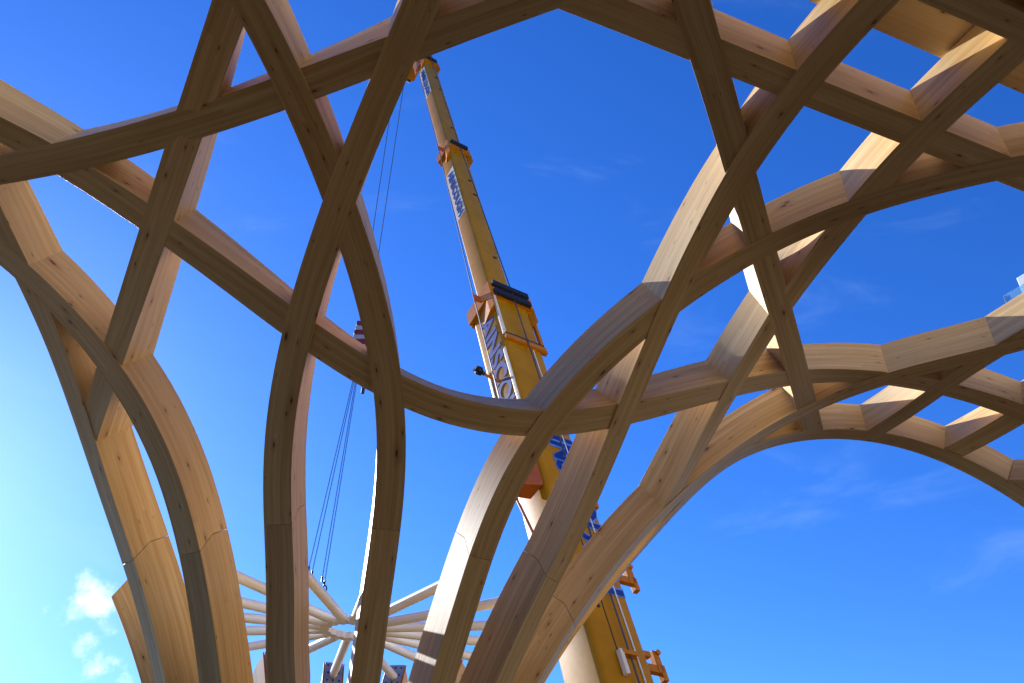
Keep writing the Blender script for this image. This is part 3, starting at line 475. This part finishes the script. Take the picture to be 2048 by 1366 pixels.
# ------------------------------------------------------------------ roof panels over the near vault; unseen ones added to keep sky light off soffits
ed = Vector((.9284, .3716, 0)); en = Vector((.3716, -.9284, 0)); o0 = Vector((1.7958, 2.9752, HV + DEP + .022))
def panel(u0, u1, v0, v1, label):
    m = MB(); th = .10
    c = o0 + ed * (u0 + u1) / 2 + en * (v0 + v1) / 2 + Vector((0, 0, th / 2))
    m.hexa(c, ed * ((u1 - u0) / 2 - .004), en * ((v1 - v0) / 2 - .003), Vector((0, 0, th / 2)))
    me = m.mesh('roof_panel')
    lay = me.uv_layers.new(name='UVMap')
    for lp in me.loops:
        co = me.vertices[lp.vertex_index].co - o0; lay.data[lp.index].uv = (co.dot(ed), co.dot(en) + co.z)
    return tag(link('roof_panel', me, PLY), label, 'roof panel', 'roof panels over the vault')
for v in range(3):
    for u in range(-5, 5):
        u0 = -1.446 + 2.45 * u
        lab = 'added plywood roof panel unseen above the viewer, blocking sky light'
        if v == 0 and u == 0: lab = 'pale plywood roof panel between the two parallel ribs at the top right'
        if v == 0 and u == 1: lab = 'pale plywood roof panel in the far top right corner beyond the last rib'
        panel(u0, u0 + 2.45, v * 5.0, v * 5.0 + 5.0, lab)

# ------------------------------------------------------------------ concrete footing
m = MB(); m.tube([(C0[0], C0[1], -.4), (C0[0], C0[1], -.002 + .004)], 1.35, 64)
tag(m.build('footing', CONC), kind='structure')

# ------------------------------------------------------------------ dark wall added unseen behind the viewer to block low sky light
bw_ = empty('sky_blocking_wall', (4, -9, 0)); tag(bw_, 'added dark wall unseen behind the viewer, blocking low sky light', 'wall')
wa = o0 + en * 15.2 - ed * 15.0; wa.z = 0
for k in range(15):
    m = MB(); m.hexa(wa + ed * (1 + 2 * k) + Vector((0, 0, 3.3)), ed * .994, en * .12, Vector((0, 0, 3.3))); m.build('wall_bay', BLOCK, bw_)
# unseen cream buildings added facing the sun, to bounce warm light onto the timber
def bounce_building(fo, u, n, bays, HB, label):
    up = Vector((0, 0, 1)); fo = Vector((fo[0], fo[1], 0)); L = bays * 4
    tb = empty('bounce_building', tuple(fo + u * L / 2)); tag(tb, label, 'building')
    for k in range(bays):
        bay = MB().hexa(fo + u * (2 + 4 * k) + n * 5 + up * HB / 2, u * 1.994, n * 5, up * HB / 2).build('wall_bay', CREAMW, tb)
        for r in range(int(HB // 3.2)):
            p = fo + u * (2 + 4 * k) + up * (1.9 + 3.1 * r)
            MB().hexa(p - n * .02, u * .6, n * .04, up * .8).build('window', WHITE, bay)
    MB().hexa(fo + u * L / 2 + n * 5 + up * (HB + .15), u * (L / 2 + .2), n * 5.2, up * .148).build('parapet', WHITE, tb)
bounce_building(o0 + en * 18.5 - ed * 20.0, ed, en, 10, 16.0, 'added tall cream building unseen behind the viewer, bouncing sunlight')
bounce_building((24, -13), Vector((.12, .993, 0)), Vector((.993, -.12, 0)), 6, 14.0, 'added cream building unseen to the right of the viewer, bouncing sunlight')
# ------------------------------------------------------------------ mobile crane
def px_ray(u, v):
    return (cf + cr * ((u - 1024) / 1711.26) - cu * ((v - 683) / 1711.26)).normalized()
BB = Vector((1.6596, 13.9862, 5.0471)); TIP = Vector((-4.151, 23.364, 33.801))
bd = (TIP - BB).normalized(); BL = (TIP - BB).length
bs = bd.cross(Vector((0, 0, 1))).normalized(); bn = bs.cross(bd)      # across (right), out of the back face (towards the camera)
if bs.x < 0: bs, bn = -bs, -bn
def fr(a, x, y): return BB + bd * a + bs * x + bn * y
def rrect(b, h, r=.07, n=4):
    out = []
    for cx, cy, a0 in ((b / 2 - r, h / 2 - r, 0), (-b / 2 + r, h / 2 - r, 90), (-b / 2 + r, -h / 2 + r, 180), (b / 2 - r, -h / 2 + r, 270)):
        for k in range(n + 1):
            a = math.radians(a0 + 90 * k / n); out.append((cx + r * math.cos(a), cy + r * math.sin(a)))
    return out
crane = empty('mobile_crane', (BB.x + .8, BB.y - 1.8, 0)); tag(crane, 'yellow telescopic mobile crane reaching up behind the timber lattice', 'crane')
secs = [(-4.0, 10.75, 1.08, .95, 'base_boom'), (10.5, 20.4, .68, .60, 'boom_section'), (20.1, 29.9, .60, .52, 'boom_section')]
def boom_mesh(name, a0, a1, b, h, mat, parent):
    return MB().prism(rrect(b, h, .10 * b), a0, a1, fr).build(name, mat, parent, smooth=30)
booms = [boom_mesh(nm, a0, a1, b, h, YELLOW, crane) for a0, a1, b, h, nm in secs]
def bar(parent, name, mat, a, x, y, ha, hx, hy, bev=.012):
    o = MB().hexa(fr(a, x, y), bd * ha, bs * hx, bn * hy).build(name, mat, parent); bevelled(o, bev); return o
def collar(a, b, h, ln, out, parent, pads=1):
    m = MB(); hb, hh = b / 2, h / 2
    for sx in (-1, 1):
        m.hexa(fr(a, sx * (hb + out / 2), out * .3), bd * ln / 2, bs * out / 2, bn * (hh + out * .7))
        m.prism([(sx * hb, hh * .9), (sx * (hb + out), hh + out), (sx * (hb + out), hh - .1), (sx * hb, -hh * .2)], a - ln * 1.6, a - ln * .5 - .002, fr)
    m.hexa(fr(a, 0, hh + out * .45), bd * ln / 2 * .96, bs * hb, bn * out * .45)
    m.hexa(fr(a, 0, -hh - out * .45), bd * ln / 2 * .96, bs * hb, bn * out * .45)
    o = m.build('collar', ORANGE, parent)
    for k in range(pads):
        MB().hexa(fr(a + ln * .5 - .05 - k * .36, 0, hh + out + .035), bd * .095, bs * (hb * .98), bn * .045).build('wear_pad', BLACK, o)
    g = MB()
    for k in range(3): g.tube([fr(a - .1 + k * .1, -hb - out, hh * .3), fr(a - .1 + k * .1, -hb - out - .2, hh * .3)], .028, 8)
    g.tube([fr(a - .2, -hb - out - .19, hh * .3), fr(a + .2, -hb - out - .19, hh * .3)], .02, 8)
    g.build('rope_guide', RUST, o); return o
collar(29.6, .60, .52, .42, .10, booms[2])
collar(20.2, .68, .60, .45, .11, booms[1])
collar(10.6, 1.08, .95, .50, .10, booms[0], 2)
bar(booms[0], 'side_rail', CREAM, 9.6, -.50, .50, .85, .035, .035)
bar(booms[0], 'side_rail', ORANGE, 9.6, .66, .40, .9, .045, .05)
bar(booms[0], 'rail_bracket', ORANGE, 10.35, .60, .40, .06, .10, .06)
bar(booms[0], 'rail_bracket', ORANGE, 8.75, .62, .40, .07, .12, .06)
bar(booms[0], 'cross_bar', ORANGE, 8.62, .04, .52, .075, .56, .05)
bar(booms[0], 'stop_block', BLACK, 8.76, .04, .52, .035, .54, .03)
bar(booms[0], 'corner_angle', CREAM, 7.2, -.545, .395, 1.1, .012, .05)
bar(booms[0], 'slot', DARKSTEEL, 6.8, -.543, -.33, 1.4, .006, .025)
# ropes and lines along the boom
rp = MB(); rp.tube([fr(29.7, .02, .40), fr(20.3, .03, .44), fr(10.8, .05, .60), fr(-3.9, .10, .53)], .016, 8)
rp.build('hoist_rope', ROPE, crane)
rp = MB(); rp.tube([fr(29.6, -.58, .08), fr(20.2, -.63, .09), fr(10.6, -.82, .13), fr(6.0, -.86, .15)], .014, 6)
rp.build('sensor_cable', ROPE, crane)
rp = MB(); rp.tube([fr(8.5, .24, .49), fr(-3.8, .30, .49)], .014, 6); rp.build('hydraulic_line', WHITE, booms[0])
for a, x, y, sx in ((17.9, .12, .305, .10), (16.9, .15, .305, .12), (13.0, .14, .305, .11), (27.8, .10, .265, .10), (26.4, .12, .265, .10), (22.4, .10, .265, .09), (1.2, -.20, .48, .05), (6.9, .2, .48, .2)):
    bar(booms[0] if a < 10 else (booms[1] if a < 20 else booms[2]), 'lug', DARKSTEEL, a, x, y, .04, sx * .5, .02, .008)
MB().tube([fr(3.2, -.12, .478), fr(.2, -.08, .478)], .010, 6).build('seam_line', BLACK, booms[0])
# camera lamp on an arm
la = MB(); la.tube([fr(7.62, -.53, -.1), fr(7.72, -.88, -.1)], .035, 8); arm = la.build('lamp_arm', ORANGE, booms[0])
la = MB(); la.hexa(fr(7.78, -1.02, -.1), bd * .08, bs * .075, bn * .075); la.tube([fr(7.72, -.88, -.1), fr(7.76, -.96, -.1)], .05, 8)
bevelled(la.build('work_lamp', BLACK, arm), .03, 3)
MB().tube([fr(7.78, -1.11, -.1), fr(7.80, -1.14, -.1)], .075, 14).build('lamp_glass', WHITEP, arm)
# box brackets on the left side low down, arms on the right edge
bk = MB(); bk.prism([(-.56, .42), (-.98, .28), (-1.02, -.10), (-.58, -.02)], 3.9, 4.75, fr); bx_ = bk.build('side_bracket', RUST, booms[0]); bevelled(bx_, .02)
bar(booms[0], 'bracket_plate', CREAM, 4.3, -1.04, .10, .36, .012, .2)
MB().tube([fr(4.0, -.99, 0), fr(2.4, -.62, .0)], .03, 8).build('brace', RUST, booms[0])
def arm_bracket(a, ln):
    m = MB(); m.hexa(fr(a, .56 + ln * .32, .30), bd * .07, bs * ln * .34, bn * .05)
    m.hexa(fr(a + .26, .56 + ln * .18, .30), bd * .05, bs * ln * .22, bn * .05)
    m.prism([(.56 + ln * .5, .24), (.56 + ln * .75, .24), (.56 + ln * .75, .36), (.56 + ln * .5, .36)], a - .06, a + .34, fr)
    m.hexa(fr(a - .06, .56 + ln * .72, .30), bd * .14, bs * .05, bn * .06)
    m.tube([fr(a + .3, .56 + ln * .7, .22), fr(a + .3, .56 + ln * .7, .40)], .05, 10)
    bevelled(m.build('boom_bracket', ORANGE, booms[0]), .01)
arm_bracket(2.10, .62); arm_bracket(.30, .50); arm_bracket(4.0, .2)
bar(booms[0], 'step_bracket', CREAM, .12, -.10, .54, .22, .04, .05); bar(booms[0], 'step_bracket', ORANGE, .30, .06, .54, .04, .16, .05)
# lettering
def lettering(body, a_top, length, height, face, x_mid, y_mid, mat, parent, name='lettering', bold=.035, lift=.004):
    cu_ = bpy.data.curves.new('text', 'FONT'); cu_.body = body; cu_.size = 1; cu_.offset = bold; cu_.resolution_u = 3; cu_.extrude = .004
    tmp = bpy.data.objects.new('text', cu_); COL.objects.link(tmp)
    dg = bpy.context.evaluated_depsgraph_get(); me = bpy.data.meshes.new_from_object(tmp.evaluated_get(dg))
    bpy.data.objects.remove(tmp)
    xs = [v.co.x for v in me.vertices]; ys = [v.co.y for v in me.vertices]; x0, x1, y0, y1 = min(xs), max(xs), min(ys), max(ys)
    for v in me.vertices:
        tx = (v.co.x - x0) / (x1 - x0) * length; ty = ((v.co.y - y0) / (y1 - y0) - .5) * height; tz = v.co.z + .004 + lift
        if face == 'left': p = fr(a_top - tx, x_mid - tz, y_mid + ty)
        else: p = fr(a_top - tx, x_mid + ty, y_mid + tz)
        v.co = p
    me.name = name; me.materials.clear()
    return link(name, me, mat, parent)
lettering('AINSCOUGH', 9.95, 4.95, .56, 'left', -.541, .04, BLUE, booms[0])
lettering('AINSCOUGH', 6.05, 4.55, .66, 'back', .16, .476, PALEBLUE, booms[0], name='lettering_outline', bold=.075)
lettering('AINSCOUGH', 6.03, 4.51, .62, 'back', .16, .480, BLUE, booms[0], bold=.03)
bar(booms[2], 'glare_panel', CREAM, 27.4, -.301, .0, 1.5, .004, .20, .002)  # pale strip behind the letters: sun glare on the boom side, put in as colour
lettering('AINSCOUGH', 28.8, 2.8, .26, 'left', -.306, 0, BLUE, booms[2])
bar(booms[1], 'glare_panel', CREAM, 17.2, -.341, .0, 1.55, .004, .22, .002)  # same painted sun glare on the lower section
lettering('AINSCOUGH', 18.65, 2.9, .30, 'left', -.346, 0, BLUE, booms[1])
# boom head with sheaves
hd = MB(); 
for x in (-.22, .22): hd.prism([(x - .03, .30), (x + .03, .30), (x + .03, -.55), (x - .03, -.55)], 29.8, BL + 1.2, fr)
hd.hexa(fr(BL + 1.15, 0, -.55), bd * .35, bs * .25, bn * .8)
bevelled(hd.build('boom_head', ORANGE, crane), .02)
for y in (.15, -1.25): MB().tube([fr(BL + 1.1, -.14, y), fr(BL + 1.1, .14, y)], .30, 20).build('sheave', DARKSTEEL, crane)
# superstructure and carrier below the frame
foot = fr(-4.0, 0, 0); fwd = Vector((bd.x, bd.y, 0)).normalized(); rt_ = Vector((fwd.y, -fwd.x, 0)); zz = Vector((0, 0, 1))
if foot.z < 1.0: foot.z = 1.0
m = MB(); m.hexa(Vector((foot.x, foot.y, 1.75)) - fwd * .9, fwd * 2.2, rt_ * 1.25, zz * .30); bevelled(m.build('slew_platform', YELLOW, crane), .04)
m = MB(); m.hexa(Vector((foot.x, foot.y, 2.3)) - fwd * 2.9, fwd * .7, rt_ * 1.3, zz * .85); bevelled(m.build('counterweight', DARKSTEEL, crane), .05)
m = MB(); m.hexa(Vector((foot.x, foot.y, 1.15)), fwd * 5.2, rt_ * 1.2, zz * .30); bevelled(m.build('carrier', YELLOW, crane), .05)
m = MB(); m.hexa(Vector((foot.x, foot.y, 2.0)) + fwd * .6 - rt_ * 1.05, fwd * .8, rt_ * .42, zz * .75); cab = bevelled(m.build('cab', CREAM, crane), .08)
m = MB(); m.hexa(Vector((foot.x, foot.y, 2.3)) + fwd * .6 - rt_ * 1.475, fwd * .62, rt_ * .006, zz * .34); m.build('cab_window', WINGLASS, cab)
for k in range(5):
    for sd in (-1, 1):
        c = Vector((foot.x, foot.y, .62)) + fwd * (-4.0 + 2.0 * k) + rt_ * sd * 1.05
        w_ = MB().tube([c - rt_ * .20, c + rt_ * .20], .62, 24).build('wheel', TYRE, crane, smooth=40)
        MB().tube([c - rt_ * .21, c + rt_ * .21], .32, 16).build('rim', ORANGE, w_, smooth=40)

# ------------------------------------------------------------------ hook block, ropes and chain sling
HX, HY = -5.28, 24.3
e = empty('hook_block', (HX, HY, 17.4)); tag(e, 'red and white striped hook block on wire ropes half hidden behind a rib', 'crane hook')
m = MB()
for dx in (-.16, .16): m.tube([(HX + dx, HY, 20.1), (HX + dx * 1.3, HY, fr(BL + 1.1, 0, -1.25).z)], .016, 6)
m.build('wire_ropes', ROPE, e)
for k in range(6):
    m = MB(); m.hexa((HX, HY, 18.7 + k * .20), (.26 - .02 * abs(k - 2.5), 0, 0), (0, .22, 0), (0, 0, .097)); bevelled(m.build('stripe_block', REDP if k % 2 else WHITEP, e), .03)
m = MB(); m.tube([(HX, HY, 18.65), (HX, HY, 18.2)], .07, 10)
m.tube([(HX + .17 * math.sin(x), HY, 18.0 + .2 * math.cos(x)) for x in np.linspace(0, 4.4, 14)], [.07 - .003 * k for k in range(14)], 8)
m.build('hook', DARKSTEEL, e)
m = MB(); m.tube([(HX + .25, HY + .3, 20.1), (HX + .25, HY + .3, 17.3)], .012, 6); m.tube([(HX + .25, HY + .3, 17.3), (HX + .25, HY + .3, 17.1)], [.06, .06], 8); m.build('limit_weight', DARKSTEEL, e)
sl = empty('chain_sling', (HX, HY, 10.6)); tag(sl, 'four-leg chain sling hanging between the two middle ribs', 'chain sling')
top = Vector((HX, HY, 17.75))
MB().tube([top + Vector((.13 * math.cos(x), 0, .16 * math.sin(x))) for x in np.linspace(0, 2 * math.pi, 20)], .03, 8).build('master_ring', DARKSTEEL, sl)
for q, (bx, bz, dy) in enumerate(((-5.80, 10.85, -.05), (-5.72, 10.78, .1), (-5.36, 10.55, -.08), (-5.31, 10.5, .08))):
    b = Vector((bx, HY + dy, bz)); a = top + Vector((-.06 + .04 * q, 0, -.15)); L = (b - a).length; dv = (b - a) / L
    n_ = int(L / .085); m = MB(); s1 = dv.orthogonal().normalized(); s2 = dv.cross(s1)
    for i in range(n_):
        c = a + dv * (i + .5) * L / n_; w = (s1 if i % 2 else s2)
        m.tube([c + dv * .054 * math.cos(x) + w * .015 * math.sin(x) for x in np.linspace(0, 2 * math.pi, 9)], .006, 5, cap=False)
    m.build('chain_leg', DARKSTEEL, sl)
    m = MB(); m.tube([b, b - Vector((0, 0, .16))], .028, 8); m.tube([b + Vector((.085 * math.sin(x), 0, -.26 + .11 * math.cos(x))) for x in np.linspace(0, 5.0, 14)], .02, 7)
    m.build('sling_hook', DARKSTEEL, sl)

# ------------------------------------------------------------------ white building beyond
wd = Vector((.5029, -.8644, 0)); wo = Vector((.8644, .5029, 0)); zz = Vector((0, 0, 1))
cw = Vector((20.2, 26.12, 0)); bld = empty('white_building', tuple(cw)); tag(bld, 'white rendered building with a glass roof terrace just showing at the right edge', 'building')
m = MB(); m.hexa(cw + wd * 7 + wo * 5 + zz * 12.085, wd * 7, wo * 5, zz * 12.085); wall = bevelled(m.build('wall', RENDER_W, bld), .03)
m = MB(); m.hexa(Vector((18.82, 25.34, 0)) + wd * 8 + wo * 6 + zz * 10.75, wd * 8, wo * 6, zz * 10.75); bevelled(m.build('terrace_block', RENDER_W, bld), .03)
g0 = Vector((18.82, 25.34, 21.56))
for k in range(6):
    gp = empty if False else None
    c = g0 + wd * (.42 + k * .84) + zz * .52
    MB().hexa(c, wd * .40, wo * .008, zz * .52).build('glass_pane', GLASS, bld)
    MB().hexa(g0 + wd * (k * .84) + zz * .5 - wo * .02, wd * .015, wo * .02, zz * .50).build('balustrade_post', STEEL, bld)
for r in range(6):
    for k in range(5):
        c = cw + wd * (1.6 + 2.6 * k) + zz * (2.2 + r * 3.2)
        f = MB().hexa(c + wd * .0 - wo * .01, wd * .62, wo * .03, zz * .85).build('window_frame', DARKSTEEL, wall)
        MB().hexa(c - wo * .045, wd * .56, wo * .006, zz * .79).build('window_pane', WINGLASS, f)
